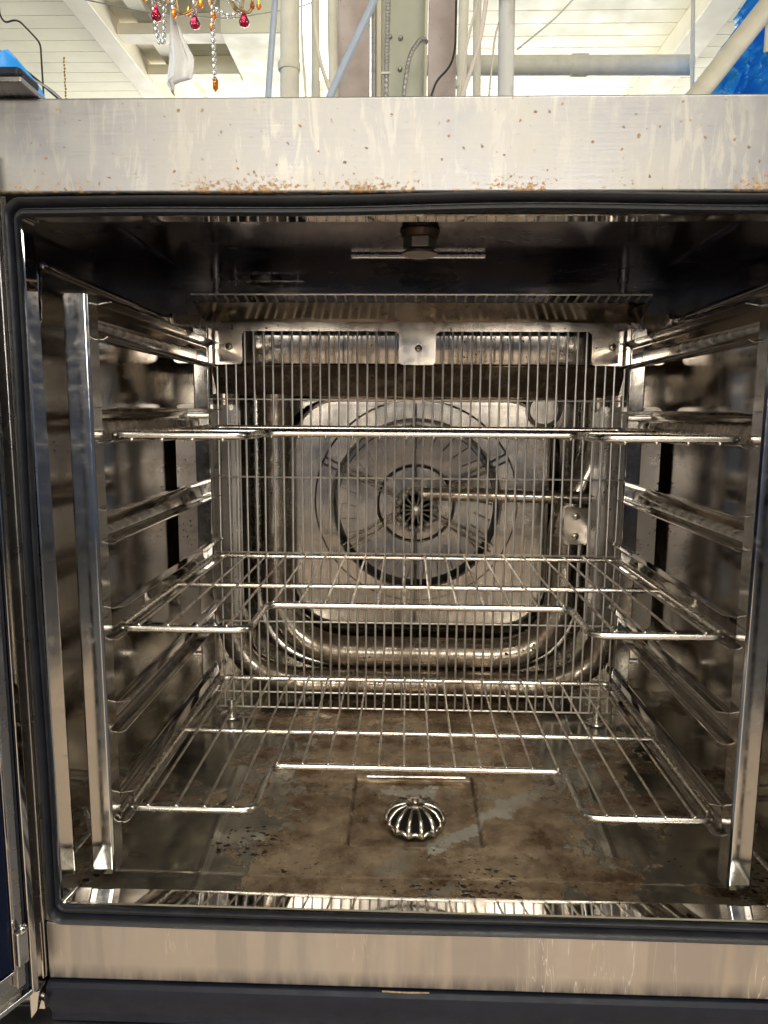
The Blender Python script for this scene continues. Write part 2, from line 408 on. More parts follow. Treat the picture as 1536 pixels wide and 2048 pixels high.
# ------------------------------------------------------------------ the room
FZ, CZ = -1.25, 2.45
bm = nb(); box(bm, -6, 6, -6.5, 8.5, FZ-.2, FZ); struct('floor', bm, M['darkfloor'])
bm = nb(); box(bm, -1.05, 1.20, -6.4, -.3, FZ+.001, FZ+.012); struct('path', bm, M['concrete'])  # tan strip added on the dark floor, unseen, to shape sill and post reflections
bm = nb()
y = -6.5; k = 0
while y < 8.5:
    box(bm, -6, 6, y+.003, y+.147, CZ, CZ+.02); y += .15
box(bm, -6, 6, -6.5, 8.5, CZ+.021, CZ+.1)
struct('ceiling', bm, M['cream'])
for nm, a in (('wall_left', (-6.2, -6, -6.5, 8.5)), ('wall_right', (6, 6.2, -6.5, 8.5)), ('wall_far', (-6, 6, 8.5, 8.7))):
    bm = nb(); box(bm, *a, FZ, CZ+.1); struct(nm, bm, M['room'])
bm = nb(); box(bm, -6, 6, -6.7, -6.5, FZ, CZ+.1); struct('wall_behind', bm, M['room'])

bm = nb(); box(bm, -1.97, -1.83, -6.4, 8.4, 2.30, 2.448)
tag(obj('ceiling_beam', bm, M['creambeam'], bevel=.006), 'cream timber beam running away under the ceiling boards, left of the chandelier', 'beam', 'ceiling beams')
bm = nb(); box(bm, 1.655, 1.84, -6.4, 8.4, 2.30, 2.448)
tag(obj('ceiling_beam', bm, M['creambeam'], bevel=.006), 'cream timber beam running away under the ceiling boards, beside the blue tarpaulin', 'beam', 'ceiling beams')
bm = nb(); box(bm, -1.70, -1.60, -6.4, 8.4, 2.40, 2.448); box(bm, -1.83, -1.70, -6.4, 8.4, 2.43, 2.448)
tag(obj('batten', bm, M['creambeam'], bevel=.004), 'thin cream batten fixed to the boards beside the left beam', 'batten')
bm = nb(); box(bm, -1.60, -1.16, 4.13, 4.26, 2.33, 2.448); box(bm, -1.83, -1.60, 4.13, 4.26, 2.33, 2.395)
tag(obj('cross_batten', bm, M['creambeam'], bevel=.004), 'upper short cream cross batten behind the hanging white cloth', 'batten', 'cross battens')
bm = nb(); box(bm, -1.60, -1.19, 4.66, 4.78, 2.33, 2.448); box(bm, -1.83, -1.60, 4.66, 4.78, 2.33, 2.395)
tag(obj('cross_batten', bm, M['creambeam'], bevel=.004), 'lower short cream cross batten behind the tip of the white cloth', 'batten', 'cross battens')
bm = nb(); box(bm, -1.14, -.70, 3.95, 5.4, 2.24, 2.43)
tag(obj('boxed_duct', bm, M['cream'], bevel=.006), 'boxed cream duct panel under the ceiling left of the pipes', 'duct')
bm = nb(); box(bm, -.675, -.40, 2.9, 4.75, 2.32, 2.36)
tag(obj('skylight', bm, M['sky']), 'bright white skylight strip glowing behind the thin pipes', 'skylight')

# ------------------------------------------------------------------ column, pipes and cables behind the oven
col = thing('steel_column', 'pale green steel column with two worn mauve brown flanges, bolts in its web', 'column', (-.04, 1.7, FZ))
bm = nb(); box(bm, -.100, .028, 1.75, 1.765, FZ, 2.29); obj('web', bm, M['greenpaint'], col)
bm = nb(); box(bm, -.128, -.101, 1.70, 1.78, FZ, 2.29); box(bm, .0285, .036, 1.66, 1.78, FZ, 2.29); obj('web_edge', bm, M['creambeam'], col, .002)
bm = nb(); extr(bm, [(-.222, 1.6), (-.130, 1.6), (-.130, 1.615), (-.222, 1.615)], FZ, 2.29, 'Z'); obj('flange', bm, M['worn'], col, .003)
bm = nb(); box(bm, .0375, .118, 1.6, 1.615, FZ, 2.29); obj('flange', bm, M['worn'], col, .003)
for x, z in ((-.078, 1.152), (-.045, 1.148), (-.046, 1.06)):
    bm = nb(); lathe(bm, [(.0075, 0), (.0075, .006), (.004, .010)], (x+.002, 1.75, z), 'Y', 8); obj('bolt', bm, M['greymetal'], col)

def vpipe(name, label, cat, x0, x1, Y, r, mat, z0=None, bands=0, group='pipes behind the oven', bend=None):
    """pipe from floor-side low end x1 (at y190 height) to the ceiling, leaning a little"""
    t = thing(name, label, cat, (x1, Y, .3), group)
    bm = nb(); tube(bm, [(x1, Y, .3), (x1, Y, .75), (x0, Y, 1.1 if z0 is None else z0), (x0+(x0-x1)*.3, Y, 2.44)], r, 16); obj('pipe_body', bm, mat, t)
    for k in range(bands):
        bm = nb(); lathe(bm, [(r*1.12, 0), (r*1.18, .004), (r*1.18, .016), (r*1.12, .02)], (x1, Y, .86+k*.21), 'Z', 16); obj('coupling', bm, mat, t)
    return t
vpipe('water_pipe', 'off white vertical pipe just right of the blue grey conduit', 'pipe', -.309, -.314, 1.3, .0235, M['offwhite'], bands=1)
vpipe('water_pipe', 'off white pipe crossing the bright skylight strip', 'pipe', -.272, -.273, 1.5, .0115, M['offwhite'])
vpipe('water_pipe', 'off white pipe edge standing against the left column flange', 'pipe', -.232, -.226, 1.56, .014, M['offwhite'])
vpipe('water_pipe', 'cream pipe with a coupling, right of the mauve column flange', 'pipe', .123, .120, 1.4, .0125, M['offwhite'], bands=1)
vpipe('water_pipe', 'cream pipe standing behind the looping pinkish cable', 'pipe', .1658, .1716, 1.5, .011, M['offwhite'])
vpipe('water_pipe', 'thick vertical pipe, dusty brown above and whitish below', 'pipe', .206, .211, 1.2, .0188, M['patina'], bands=0)
vpipe('grey_rod', 'dark grey rod in the slot between column flange and web', 'rod', -.1215, -.1205, 1.69, .0075, M['greymetal'], group='rods behind the oven')
def cable(name, label, cat, pts, r, mat, group=None, rad=.06):
    bm = nb(); tube(bm, rnd(pts, rad, 8), r, 10); return tag(obj(name, bm, mat), label, cat, group)
cable('conduit', 'blue grey conduit leaning slightly, left of all the pipes', 'conduit', [(-.345, 1.1, .4), (-.3302, 1.1, .722), (-.316, 1.1, .87), (-.303, 1.1, 1.0), (-.27, 1.1, 1.5), (-.26, 1.1, 2.4)], .0068, M['bluegrey'], 'blue grey conduits')
cable('conduit', 'blue grey conduit crossing diagonally before the left column flange', 'conduit', [(-.24, 1.0, .53), (-.1809, 1.0, .6799), (-.083, 1.0, .872), (.02, 1.0, 1.15), (.02, 1.0, 2.4)], .0078, M['bluegrey'], 'blue grey conduits')
cable('wire_cable', 'thin cream wire hanging left of the bright strip', 'cable', [(-.285, 1.4, .6), (-.286, 1.4, .85), (-.2956, 1.4, .97), (-.296, 1.4, 1.1), (-.29, 1.4, 2.4)], .0026, M['offwhite'], 'thin cables')
cable('wire_cable', 'whitish cable curving down to the right over the bright strip', 'cable', [(-.15, 1.35, .6), (-.2021, 1.35, .80), (-.243, 1.35, .90), (-.255, 1.35, .98), (-.257, 1.35, 1.2), (-.25, 1.35, 2.4)], .0055, M['offwhite'], 'thin cables')
cable('wire_cable', 'pinkish white cable looping diagonally right of the mauve flange', 'cable', [(.09, 1.2, .6), (.1066, 1.2, .755), (.139, 1.2, .84), (.156, 1.2, .92), (.163, 1.2, 1.0), (.17, 1.2, 2.4)], .0052, M['pinkwhite'], 'thin cables')
cable('wire_cable', 'thinner pale cable running beside the pinkish looping cable', 'cable', [(.085, 1.24, .6), (.1085, 1.24, .80), (.122, 1.24, .90), (.149, 1.24, 1.0), (.17, 1.24, 1.1), (.2, 1.24, 2.4)], .0032, M['offwhite'], 'thin cables')
cable('wire_cable', 'cream cord slanting up to the ceiling right of the thick pipe', 'cable', [(.235, 1.9, .9), (.245, 1.9, 1.06), (.26, 1.9, 1.25), (.335, 1.9, 1.40), (.6, 1.9, 2.44)], .0032, M['offwhite'], 'thin cables')
cable('wire_cable', 'thin pale cord slanting over the boards above the horizontal pipe', 'cable', [(.49, 3.05, 1.72), (.66, 3.05, 1.85), (.95, 3.05, 2.15), (1.2, 3.05, 2.44)], .004, M['offwhite'], 'thin cables')
cable('wire_cable', 'black cable bent out from under the right mauve flange', 'cable', [(.045, 1.5, .88), (.058, 1.5, .92), (.098, 1.52, .965), (.111, 1.54, 1.02), (.112, 1.55, 1.3)], .003, M['black'], 'thin cables')
cable('wire_cable', 'dark kinked cable hanging from the ceiling at the left edge', 'cable', [(-1.75, 2.6, 1.9), (-1.7339, 2.6, 1.66), (-1.715, 2.6, 1.63), (-1.66, 2.6, 1.645), (-1.60, 2.6, 1.585), (-1.568, 2.6, 1.55), (-1.5654, 2.6, 1.2)], .0038, M['black'], 'thin cables', .03)
cable('wire_cable', 'dark sagging cable sloping down behind the blue wrap', 'cable', [(-1.95, 2.6, 1.62), (-1.7431, 2.6, 1.515), (-1.62, 2.6, 1.43), (-1.5073, 2.6, 1.3365), (-1.3, 2.6, 1.15)], .006, M['black'], 'thin cables')
cable('wire_cable', 'second grey cable twisted with the sagging dark one', 'cable', [(-1.95, 2.62, 1.60), (-1.74, 2.62, 1.53), (-1.64, 2.60, 1.425), (-1.52, 2.58, 1.36), (-1.3, 2.6, 1.13)], .005, M['greymetal'], 'thin cables')
cable('wire_cable', 'fine wire crossing the boards behind the chandelier', 'cable', [(-1.7, 3.2, 2.05), (-1.3, 3.2, 1.97), (-.9, 3.2, 1.94), (-.55, 3.2, 1.99), (-.4, 3.2, 2.05)], .003, M['greymetal'], 'thin cables')
def flex(pts, r, label):
    path = rnd(pts, .08, 24); out = [path[0]]
    for a, b in zip(path, path[1:]):
        n = max(1, int((b-a).length/.0022))
        out += [a.lerp(b, i/n) for i in range(1, n+1)]
    bm = nb(); tube(bm, out, r, 10, rad=[r*(1 if (i//2) % 2 else .80) for i in range(len(out))])
    tag(obj('flexible_conduit', bm, M['greymetal']), label, 'conduit', 'flexible steel conduits')
flex([(-.081, 1.5, .80), (-.0789, 1.5, .885), (-.0745, 1.5, 1.15)], .0075, 'ribbed flexible steel conduit running straight up the column web')
flex([(-.035, 1.5, .80), (-.030, 1.5, .90), (-.015, 1.5, .99), (.018, 1.52, 1.04), (.030, 1.56, 1.048)], .0068, 'ribbed flexible steel conduit curving into the column web edge')
bm = nb(); box(bm, -.092, -.068, 1.488, 1.494, .934, .940); tag(obj('pipe_clip', bm, M['offwhite'], bevel=.001), 'small pale clip across the straight flexible conduit', 'clip')

hp = thing('overhead_pipe', 'thick cream horizontal pipe with a coupling under the boards', 'pipe', (.75, 3.2, 1.67))
bm = nb(); tube(bm, [(.0, 3.2, 1.718), (1.36, 3.2, 1.710)], .046, 24); obj('pipe_body', bm, M['offwhite'], hp)
bm = nb(); tube(bm, [(.775, 3.2, 1.7135), (.853, 3.2, 1.713)], .052, 24); obj('coupling', bm, M['offwhite'], hp)
dp = thing('overhead_pipe', 'fat cream pipe slanting up in front of the blue tarpaulin', 'pipe', (1.0, 2.2, 1.1))
bm = nb(); tube(bm, [(.80, 2.2, .88), (1.026, 2.2, 1.166), (1.2679, 2.2, 1.4791), (2.0, 2.2, 2.40)], .036, 24); obj('pipe_body', bm, M['offwhite'], dp)
for x, Y, zt, lab in ((1.2757, 3.0, 2.44, 'thin cream hanger rod right of the horizontal pipe'),):
    bm = nb(); tube(bm, [(x+.025, Y, 1.45), (x, Y, 1.9), (x-.02, Y, zt)], .0095, 10); tag(obj('hanger_rod', bm, M['offwhite']), lab, 'rod', 'hanger rods')
bm = nb(); tube(bm, rnd([(1.28, 2.25, 1.33), (1.28, 2.25, 1.47), (1.34, 2.25, 1.48)], .02), .007, 10)
tag(obj('hanger_rod', bm, M['offwhite']), 'short cream hook above the slanting pipe beside the tarpaulin', 'rod', 'hanger rods')
bm = nb()
for k in range(14): ball(bm, (-1.3795+.001*math.sin(k*2), 2.4, 1.235+k*.0125), .0045, 1.3, 6, 5)
tag(obj('pull_chain', bm, M['bronze']), 'thin brass pull chain hanging near the left beam', 'chain')

# blue tarpaulin: crumpled sheet with thickness
def crumple(name, outline_l, outline_r, nz, nx, Y, amp, mat, label, cat, slope=0):
    bm = nb(); g = []
    for i in range(nz+1):
        t = i/nz; row = []
        def at(o):
            s = t*(len(o)-1); k = min(int(s), len(o)-2); fr = s-k
            return o[k][0]*(1-fr)+o[k+1][0]*fr, o[k][1]*(1-fr)+o[k+1][1]*fr
        l, r_ = at(outline_l), at(outline_r)
        for j in range(nx+1):
            q = j/nx; x = l[0]*(1-q)+r_[0]*q; z = l[1]*(1-q)+r_[1]*q
            d = mnoise.noise(V((x*5, z*5, 1)))*amp + abs(mnoise.noise(V((x*14, z*9, 5))))*amp*.5 + mnoise.noise(V((x*40, z*32, 2)))*amp*.16
            row.append(bm.verts.new((x, Y+d+slope*q, z)))
        g.append(row)
    for i in range(nz):
        for j in range(nx): face(bm, [g[i][j], g[i][j+1], g[i+1][j+1], g[i+1][j]])
    o = obj(name, bm, mat, smooth=60); s = o.modifiers.new('thickness', 'SOLIDIFY'); s.thickness = .003
    return tag(o, label, cat)
crumple('tarpaulin', [(1.02, 1.18), (1.125, 1.335), (1.22, 1.44), (1.30, 1.58), (1.37, 1.70), (1.55, 2.0)], [(2.3, 1.18), (2.3, 1.335), (2.3, 1.44), (2.3, 1.58), (2.3, 1.70), (2.3, 2.0)], 110, 120, 2.75, .30, M['tarp'], 'crumpled bright blue plastic tarpaulin hanging at the right under the beam', 'tarpaulin')
crumple('blue_wrap', [(-.80, .40), (-.80, .48), (-.66, .545), (-.615, .555)], [(-.560, .40), (-.560, .48), (-.572, .505), (-.605, .545)], 20, 20, .52, .03, M['tarp'], 'folded blue plastic wrap behind the top left corner of the oven', 'plastic wrap')

# ------------------------------------------------------------------ chandelier and cloth
ch = thing('chandelier', 'gilded chandelier hung with amber, dark red and clear glass drops', 'chandelier', (-.43, 1.0, .95))
PX = lambda x: -.4621+(x-390)*.00105
PZ = lambda y: .8663-.00097*y
def drop(bm, x, z, r, h, Y=1.0):
    lathe(bm, [(r*.08, h), (r*.25, h*.82), (r*.6, h*.6), (r*.93, h*.38), (r, h*.26), (r*.8, h*.1), (r*.3, 0.0)], (x, Y, z), 'Z', 12)
for x, y in ((390, 58), (488, 55), (313, 42)):
    bm = nb(); drop(bm, PX(x), PZ(y), .0112, .034); obj('red_drop', bm, M['red'], ch)
for x, y, dy in ((349, 35, 0), (372, 23, .02), (408, 27, -.02), (428, 41, 0), (421, 57, .01), (477, 22, .02), (505, 20, 0), (512, 5, .03), (290, 2, 0), (462, 2, -.02)):
    bm = nb(); drop(bm, PX(x), PZ(y), .0054, .021, 1.0+dy); obj('amber_drop', bm, M['amber'], ch)
    bm = nb(); tube(bm, [(PX(x), 1.0+dy, PZ(y)+.02), (PX(x), 1.0+dy, PZ(y)+.06)], .0008, 5); obj('hook_wire', bm, M['bronze'], ch)
def strand(pts, r=.0052, step=.0126):
    path = rnd([(PX(a), 1.0, PZ(b)) for a, b in pts], .012, 6); bm = nb(); acc = 0
    for a, b in zip(path, path[1:]):
        L = (b-a).length; d = 0
        while acc + (L-d) >= step:
            d += step-acc; acc = 0; ball(bm, a.lerp(b, d/L), r, 1.05, 10, 8)
        acc += L-d
    obj('bead_strand', bm, M['clear'], ch)
    bm = nb(); tube(bm, path, .0007, 5); obj('strand_wire', bm, M['greymetal'], ch)
strand([(428, -10), (425, 20), (426, 95), (427, 176)]); strand([(308, -20), (309, 30), (315, 80), (324, 90), (328, 60), (330, 5), (335, -20)])
strand([(425, 12), (436, 22), (456, 34), (474, 30), (486, 8)]); strand([(347, -10), (348, 20)], .006); strand([(390, -20), (390, 35)], .0055)
strand([(300, -8), (318, 10), (334, -6)]); strand([(440, -20), (462, 6), (480, 2), (494, -12)], .0058); strand([(478, 24), (488, 34)], .004, .007)
bm = nb()
for a0, s in ((PX(430), -1), (PX(430), 1)):
    tube(bm, rnd([(a0, 1.0, .95), (a0+s*.04, 1.0, .85), (a0+s*.075, 1.0, .835), (a0+s*.085, 1.0, .90), (a0+s*.11, 1.0, .95)], .03, 10), .0032, 8)
tube(bm, rnd([(PX(300), 1.0, .93), (PX(308), 1.0, .865), (PX(340), 1.0, .86), (PX(360), 1.0, .93)], .02, 8), .0028, 8)
tube(bm, rnd([(PX(455), 1.0, .88), (PX(470), 1.0, .845), (PX(482), 1.0, .843), (PX(490), 1.0, .88), (PX(478), 1.0, .93)], .012, 8), .0026, 8)
obj('arms', bm, M['bronze'], ch)
bm = nb(); lathe(bm, [(.002, 0), (.006, .012), (.009, .03), (.007, .05), (.012, .07), (.005, .09), (.004, .30), (.02, .31), (.02, .33)], (PX(421), 1.0, PZ(15)), 'Z', 20); obj('stem', bm, M['bronze'], ch)
bm = nb(); tube(bm, [(PX(421), 1.0, 1.18), (PX(421), 1.0, 2.44)], .003, 8); obj('suspension_rod', bm, M['bronze'], ch)
bm = nb(); lathe(bm, [(.001, 0), (.006, .006), (.006, .022), (.002, .028)], (PX(428), 1.0, PZ(184)), 'Z', 10); obj('tip_drop', bm, M['amber'], ch)
rows = [(6, 333, 336), (22, 331, 343), (40, 330, 352), (60, 328, 359), (80, 327, 368), (100, 325, 378), (108, 324, 380), (125, 321, 378), (143, 319, 375), (149, 320, 350), (154, 321, 336), (163, 327, 335.5), (172, 332, 334)]
bm = nb(); g = []
for y, a, b in rows:
    g.append([bm.verts.new((PX(a+(b-a)*j/14), 1.03+.010*math.sin(j*.8+y*.01)*(y/150)+.004*math.sin(j*2.1), PZ(y+ (2.5*math.sin(j*1.1) if y > 140 else 0)))) for j in range(15)])
for A, B in zip(g, g[1:]):
    for j in range(14): face(bm, [A[j], A[j+1], B[j+1], B[j]])
o = obj('cloth', bm, M['cloth'], smooth=60); md = o.modifiers.new('s', 'SOLIDIFY'); md.thickness = .0012
tag(o, 'white scrap of cloth hanging in a point from the chandelier', 'cloth')

# ------------------------------------------------------------------ the oven
OV = thing('oven', 'stainless steel commercial oven standing open, its cavity stained brown', 'oven', (0, .25, FZ))
FY = -.08                     # front frame plane
HX, ZT, ZB = .292, .1585, -.381   # lip half width, top, bottom
CX, CF, CC = .345, -.405, .197    # cavity half width, floor, ceiling
XO = .375
bm = nb(); box(bm, -XO, XO, FY, -.062, .1715, .2347); obj('header_panel', bm, M['header'], OV, .0022)
bm = nb(); box(bm, -XO, XO, -.0615, .62, .2285, .2335); obj('top_cover', bm, M['case'], OV)
bm = nb(); box(bm, -.3025, XO, FY, -.062, -.443, -.3925); obj('sill_panel', bm, M['sill'], OV, .0015)
bm = nb(); box(bm, -XO, -.3040, FY, -.062, -.443, .1705); obj('side_panel', bm, M['side'], OV, .002)
bm = nb(); box(bm, -.3035, -.2995, FY+.003, -.062, -.3925, .1705); obj('side_strip', bm, M['side'], OV)
bm = nb(); box(bm, .3000, XO, FY, -.062, -.392, .1705); obj('side_panel', bm, M['side'], OV, .002)
bm = nb(); box(bm, -.3060, -.3045, FY-.004, FY-.0005, -.440, -.39); obj('seam_strip', bm, M['lip'], OV, .0004)
for sx in (-1, 1):
    bm = nb(); box(bm, min(sx*XO, sx*(XO-.004)), max(sx*XO, sx*(XO-.004)), -.0615, .62, -.70, .228); obj('outer_side', bm, M['case'], OV)
bm = nb(); box(bm, -XO, XO, .6205, .625, -.70, .2335); obj('outer_back', bm, M['case'], OV)
bm = nb(); box(bm, -XO+.005, XO-.005, -.06, .615, -.70, -.48); obj('base_cabinet', bm, M['case'], OV, .003)
for x in (-.33, .33):
    for y in (0, .56): bm = nb(); tube(bm, [(x, y, FZ), (x, y, -.701)], .02, 16); obj('leg', bm, M['case'], OV)
    bm = nb(); box(bm, x-.012, x+.012, .021, .539, -1.05, -1.02); obj('leg_brace', bm, M['case'], OV)
# trough
bm = nb(); extr(bm, [(-.062, -.4445), (-.0815, -.4445), (-.0845, -.4475), (-.086, -.4585), (-.078, -.476), (-.078, -.4835), (-.062, -.4835)], -.3035, XO, 'X'); obj('drip_trough', bm, M['trough'], OV, .001)
bm = nb(); extr(bm, [(-.062, -.4845), (-.0835, -.4845), (-.0855, -.50), (-.062, -.50)], -.36, XO, 'X'); obj('lower_trim', bm, M['case'], OV, .001)
bm = nb(); tube(bm, rnd([(-.028, -.0815, -.4442), (-.01, -.0818, -.4445), (.010, -.0815, -.4443)], .01), .0006, 6); obj('rust_run', bm, plain('orange rust', (.42, .29, .18), .9, 0, .5, 300), OV)
# hinge cap on the top left corner and hinge corner at the bottom
bm = nb(); box(bm, -.40, -.2720, -.100, -.072, .2392, .2470); obj('hinge_cap', bm, M['trough'], OV, .0035)
bm = nb(); box(bm, -.40, -.2705, -.102, -.070, .2352, .2390); obj('hinge_plate', bm, M['side'], OV, .001)
bm = nb(); extr(bm, [(-.3130, -.4445), (-.3045, -.4445), (-.3075, -.462), (-.3130, -.470)], -.092, -.065, 'Y'); obj('hinge_bracket', bm, M['lip'], OV, .0006)
bm = nb(); extr(bm, [(-.302, -.4500), (-.3000, -.4520), (-.2995, -.4580), (-.3045, -.4580)], -.094, -.088, 'Y'); obj('corner_clip', bm, M['lip'], OV)

# gasket: ridged rounded ring
def gloop(tx, tz, y, r, sag=0):
    L = rr_loop(-HX-tx, HX+tx, ZB-tz, ZT+tz, r, y, 10)
    out = []
    for x, yy, z in L: out.append((x, yy, z))
    # subdivide the long runs so the top can sag a little
    res = []
    for i, p in enumerate(out):
        q = out[(i+1) % len(out)]; a, b = V(p), V(q); n = 24 if (a-b).length > .1 else 1
        for k in range(n):
            w = a.lerp(b, k/n)
            s = .0022*math.sin(w.x*9+.6)+.0012*math.sin(w.x*23) if w.z > ZT-.01 else (.0008*math.sin(w.x*14) if w.z < ZB+.01 else 0)
            sxx = .0008*math.sin(w.z*17) if abs(w.x) > HX-.01 else 0
            res.append((w.x+sxx, w.y, w.z+s*.6))
    return res
gp = [(.0060, .0060, -.0722), (.0010, .0010, -.0722), (-.0002, -.0002, -.0738), (-.0004, -.0004, -.0770), (.0006, .0012, -.0790), (.0020, .0034, -.0788), (.0026, .0046, -.0768), (.0030, .0052, -.0768),
      (.0034, .0060, -.0805), (.0042, .0074, -.0838), (.0052, .0092, -.0848), (.0062, .0108, -.0836), (.0068, .0118, -.0808), (.0069, .0122, -.076), (.0069, .0122, -.064)]
bm = nb(); loft(bm, [gloop(a, b, y, .0055+a*.9) for a, b, y in gp]); obj('door_gasket', bm, M['rubber'], OV, smooth=50)
# mirror polished lip and its return to the cavity
bm = nb()
loft(bm, [rr_loop(-HX-.004, HX+.004, ZB-.004, ZT+.004, .006, -.060), rr_loop(-HX-.0008, HX+.0008, ZB-.0008, ZT+.0008, .004, -.0712), rr_loop(-HX, HX, ZB, ZT, .0035, -.0700), rr_loop(-HX, HX, ZB, ZT, .0035, -.0545), rr_loop(-HX-.003, HX+.003, ZB-.003, ZT+.003, .005, -.0515), rr_loop(-HX-.02, HX+.02, ZB-.02, ZT+.02, .02, -.050)])
for v in bm.verts:
    if v.co.z < ZB+.012:
        w = min(1, (ZB+.012-v.co.z)/.008)
        if abs(v.co.y+.0545) < 1e-4: v.co.y += .0095*w; v.co.z -= .0052*w
        elif v.co.y > -.053: v.co.y += .0095*w; v.co.z -= .006*w
obj('opening_lip', bm, M['lip'], OV, smooth=30)
bm = nb(); L = [rr_loop(-HX-.02, HX+.02, ZB-.02, ZT+.02, .02, -.0495), rr_loop(-CX, CX, CF, CC, .02, -.045)]
loft(bm, L); obj('front_return', bm, M['wall'], OV)
# cavity shell pieces
for sx in (-1, 1):
    bm = nb(); g = []
    ys = [-.045+.545*i/30 for i in range(31)]; zs = [CF+(CC-CF)*i/30 for i in range(31)]
    for z in zs:
        g.append([bm.verts.new((sx*(CX+.00015*mnoise.noise(V((y*4, z*5, sx*3)))), y, z)) for y in ys])
    for A, B in zip(g, g[1:]):
        for j in range(30): face(bm, [A[j], A[j+1], B[j+1], B[j]])
    obj('cavity_wall', bm, M['wall'], OV, smooth=60)
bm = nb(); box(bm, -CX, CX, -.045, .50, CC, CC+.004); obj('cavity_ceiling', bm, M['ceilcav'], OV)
bm = nb(); box(bm, -CX, CX, .4985, .5025, CF, CC); obj('cavity_back', bm, M['back'], OV)
# cavity floor with a pressed recess round the drain and two fold lines
bm = nb(); nx, ny = 320, 250; g = []
def fz(x, y):
    z = CF
    dx = max(abs(x)-.066, 0); dy = max(abs(y-.124)-.064, 0); d = math.hypot(dx, dy)
    z -= .0060*max(0, min(1, 1.25-d/.0045))
    xl = .188+.0695*(y-.004); z += .0016*math.exp(-((x-xl)/.0028)**2)*(1 if y > 0 else 0)
    z += .0010*math.exp(-((x+.20+.05*y)/.0035)**2)
    z += .0014*math.exp(-((y-.002)/.003)**2)
    z += .0016*mnoise.noise(V((x*5, y*5, 0)))
    return z
for i in range(ny+1):
    y = -.045+.545*i/ny
    g.append([bm.verts.new((-CX+2*CX*j/nx, y, fz(-CX+2*CX*j/nx, y))) for j in range(nx+1)])
for A, B in zip(g, g[1:]):
    for j in range(nx): face(bm, [A[j], A[j+1], B[j+1], B[j]])
obj('cavity_floor', bm, M['cavfloor'], OV, smooth=70)
bm = nb(); tube(bm, [(-.055, .1905, CF+.0002), (.060, .192, CF+.0002)], .0016, 8); obj('recess_edge', bm, M['rod'], OV)

# air duct across the top of the back
bm = nb(); extr(bm, [(.44, .135), (.402, .135), (.399, .131), (.399, .090), (.402, .084), (.432, .046), (.45, .040), (.49, .040), (.49, .135)], -.285, .285, 'X'); duct = obj('air_duct', bm, M['plate'], OV, .002)
bm = nb(); extr(bm, [(.3985, .0845), (.4295, .0445), (.4265, .0430), (.3955, .0830)], -.284, .284, 'X'); obj('duct_underside', bm, M['dirty'], OV)
# fan housing panel with round opening
FXc, FZc = .002, -.115
def ring(cx, cz, r, y, n): return [(cx+r*math.cos(2*PI*k/n+PI/4), y, cz+r*math.sin(2*PI*k/n+PI/4)) for k in range(n)]
def rr_polar(x0, x1, z0, z1, r, y, n, cx, cz):
    P = rrect(x0, x1, z0, z1, r, 16); out = []
    for k in range(n):
        a = 2*PI*k/n+PI/4; d = V((math.cos(a), math.sin(a))); best = None
        for i in range(len(P)):
            p = V(P[i])-V((cx, cz)); q = V(P[(i+1) % len(P)])-V((cx, cz)); e = q-p
            den = d.x*e.y-d.y*e.x
            if abs(den) < 1e-12: continue
            t = (p.x*e.y-p.y*e.x)/den; s = (p.x*d.y-p.y*d.x)/den
            if t > 0 and -1e-6 <= s <= 1+1e-6 and (best is None or t > best): best = t
        out.append((cx+d.x*best, y, cz+d.y*best))
    return out
N = 96
bm = nb()
loft(bm, [rr_polar(-.200, .217, -.320, .040, .075, .478, N, FXc, FZc), rr_polar(-.188, .206, -.308, .040, .07, .462, N, FXc, FZc), rr_polar(-.180, .198, -.300, .040, .066, .458, N, FXc, FZc),
          rr_polar(-.177, .195, -.297, .036, .063, .4605, N, FXc, FZc), ring(FXc, FZc+.004, .152, .4605, N), ring(FXc, FZc+.004, .149, .4558, N), ring(FXc, FZc, .128, .4558, N), ring(FXc, FZc, .125, .458, N), ring(FXc, FZc, .125, .474, N)])
obj('fan_panel', bm, M['back'], OV, smooth=30)
bm = nb(); lathe(bm, [(.1175, -.002), (.1175, .004), (.1160, .006), (.060, .003), (.0575, .0045), (.055, .003), (.046, .003), (.001, .003)], (FXc, .472, FZc), 'Y', 72)
fan = obj('fan_wheel', bm, M['fan'], OV, smooth=25)
bm = nb()
for k in range(30):
    a = 2*PI*k/30; c, s = math.cos(a), math.sin(a)
    p = [V((FXc+c*.088-s*.006, .4645, FZc+s*.088+c*.006)), V((FXc+c*.114, .4645, FZc+s*.114))]
    tube(bm, p, .0008, 5)
obj('fan_blade_edges', bm, M['fan'], fan)
bm = nb()
def spoke(x, z, w=.0016, y=.4535):
    d = V((x-FXc, 0, z-FZc)).normalized(); nrm = V((-d.z, 0, d.x)); a = V((FXc, y, FZc))+d*.034; b = V((x, y, z))
    for s in (-1, 1): tube(bm, [a+nrm*s*w, b+nrm*s*w*1.6], .0015, 8)
for x, z in ((-.1364, -.0494), (.135, -.0434), (-.1033, -.1801), (.1169, -.1812)): spoke(x, z, .0032)
spoke(-.0005, .034, .0004); spoke(.003, -.292, .0004)
obj('support_spokes', bm, M['rail'], fan)
bm = nb()
lathe(bm, [(.0315, -.004), (.033, .000), (.0315, .004), (.0260, .006), (.0245, .002), (.0245, -.004)], (.0023, .446, -.121), 'Y', 48)
for k in range(14):
    a = 2*PI*k/14; ball(bm, (.0023+.0272*math.cos(a), .4405, -.121+.0272*math.sin(a)), .0062, 1, 8, 6)
    tube(bm, [(.0023+.006*math.cos(a), .4385, -.121+.006*math.sin(a)), (.0023+.0235*math.cos(a), .4405, -.121+.0235*math.sin(a))], .0016, 6)
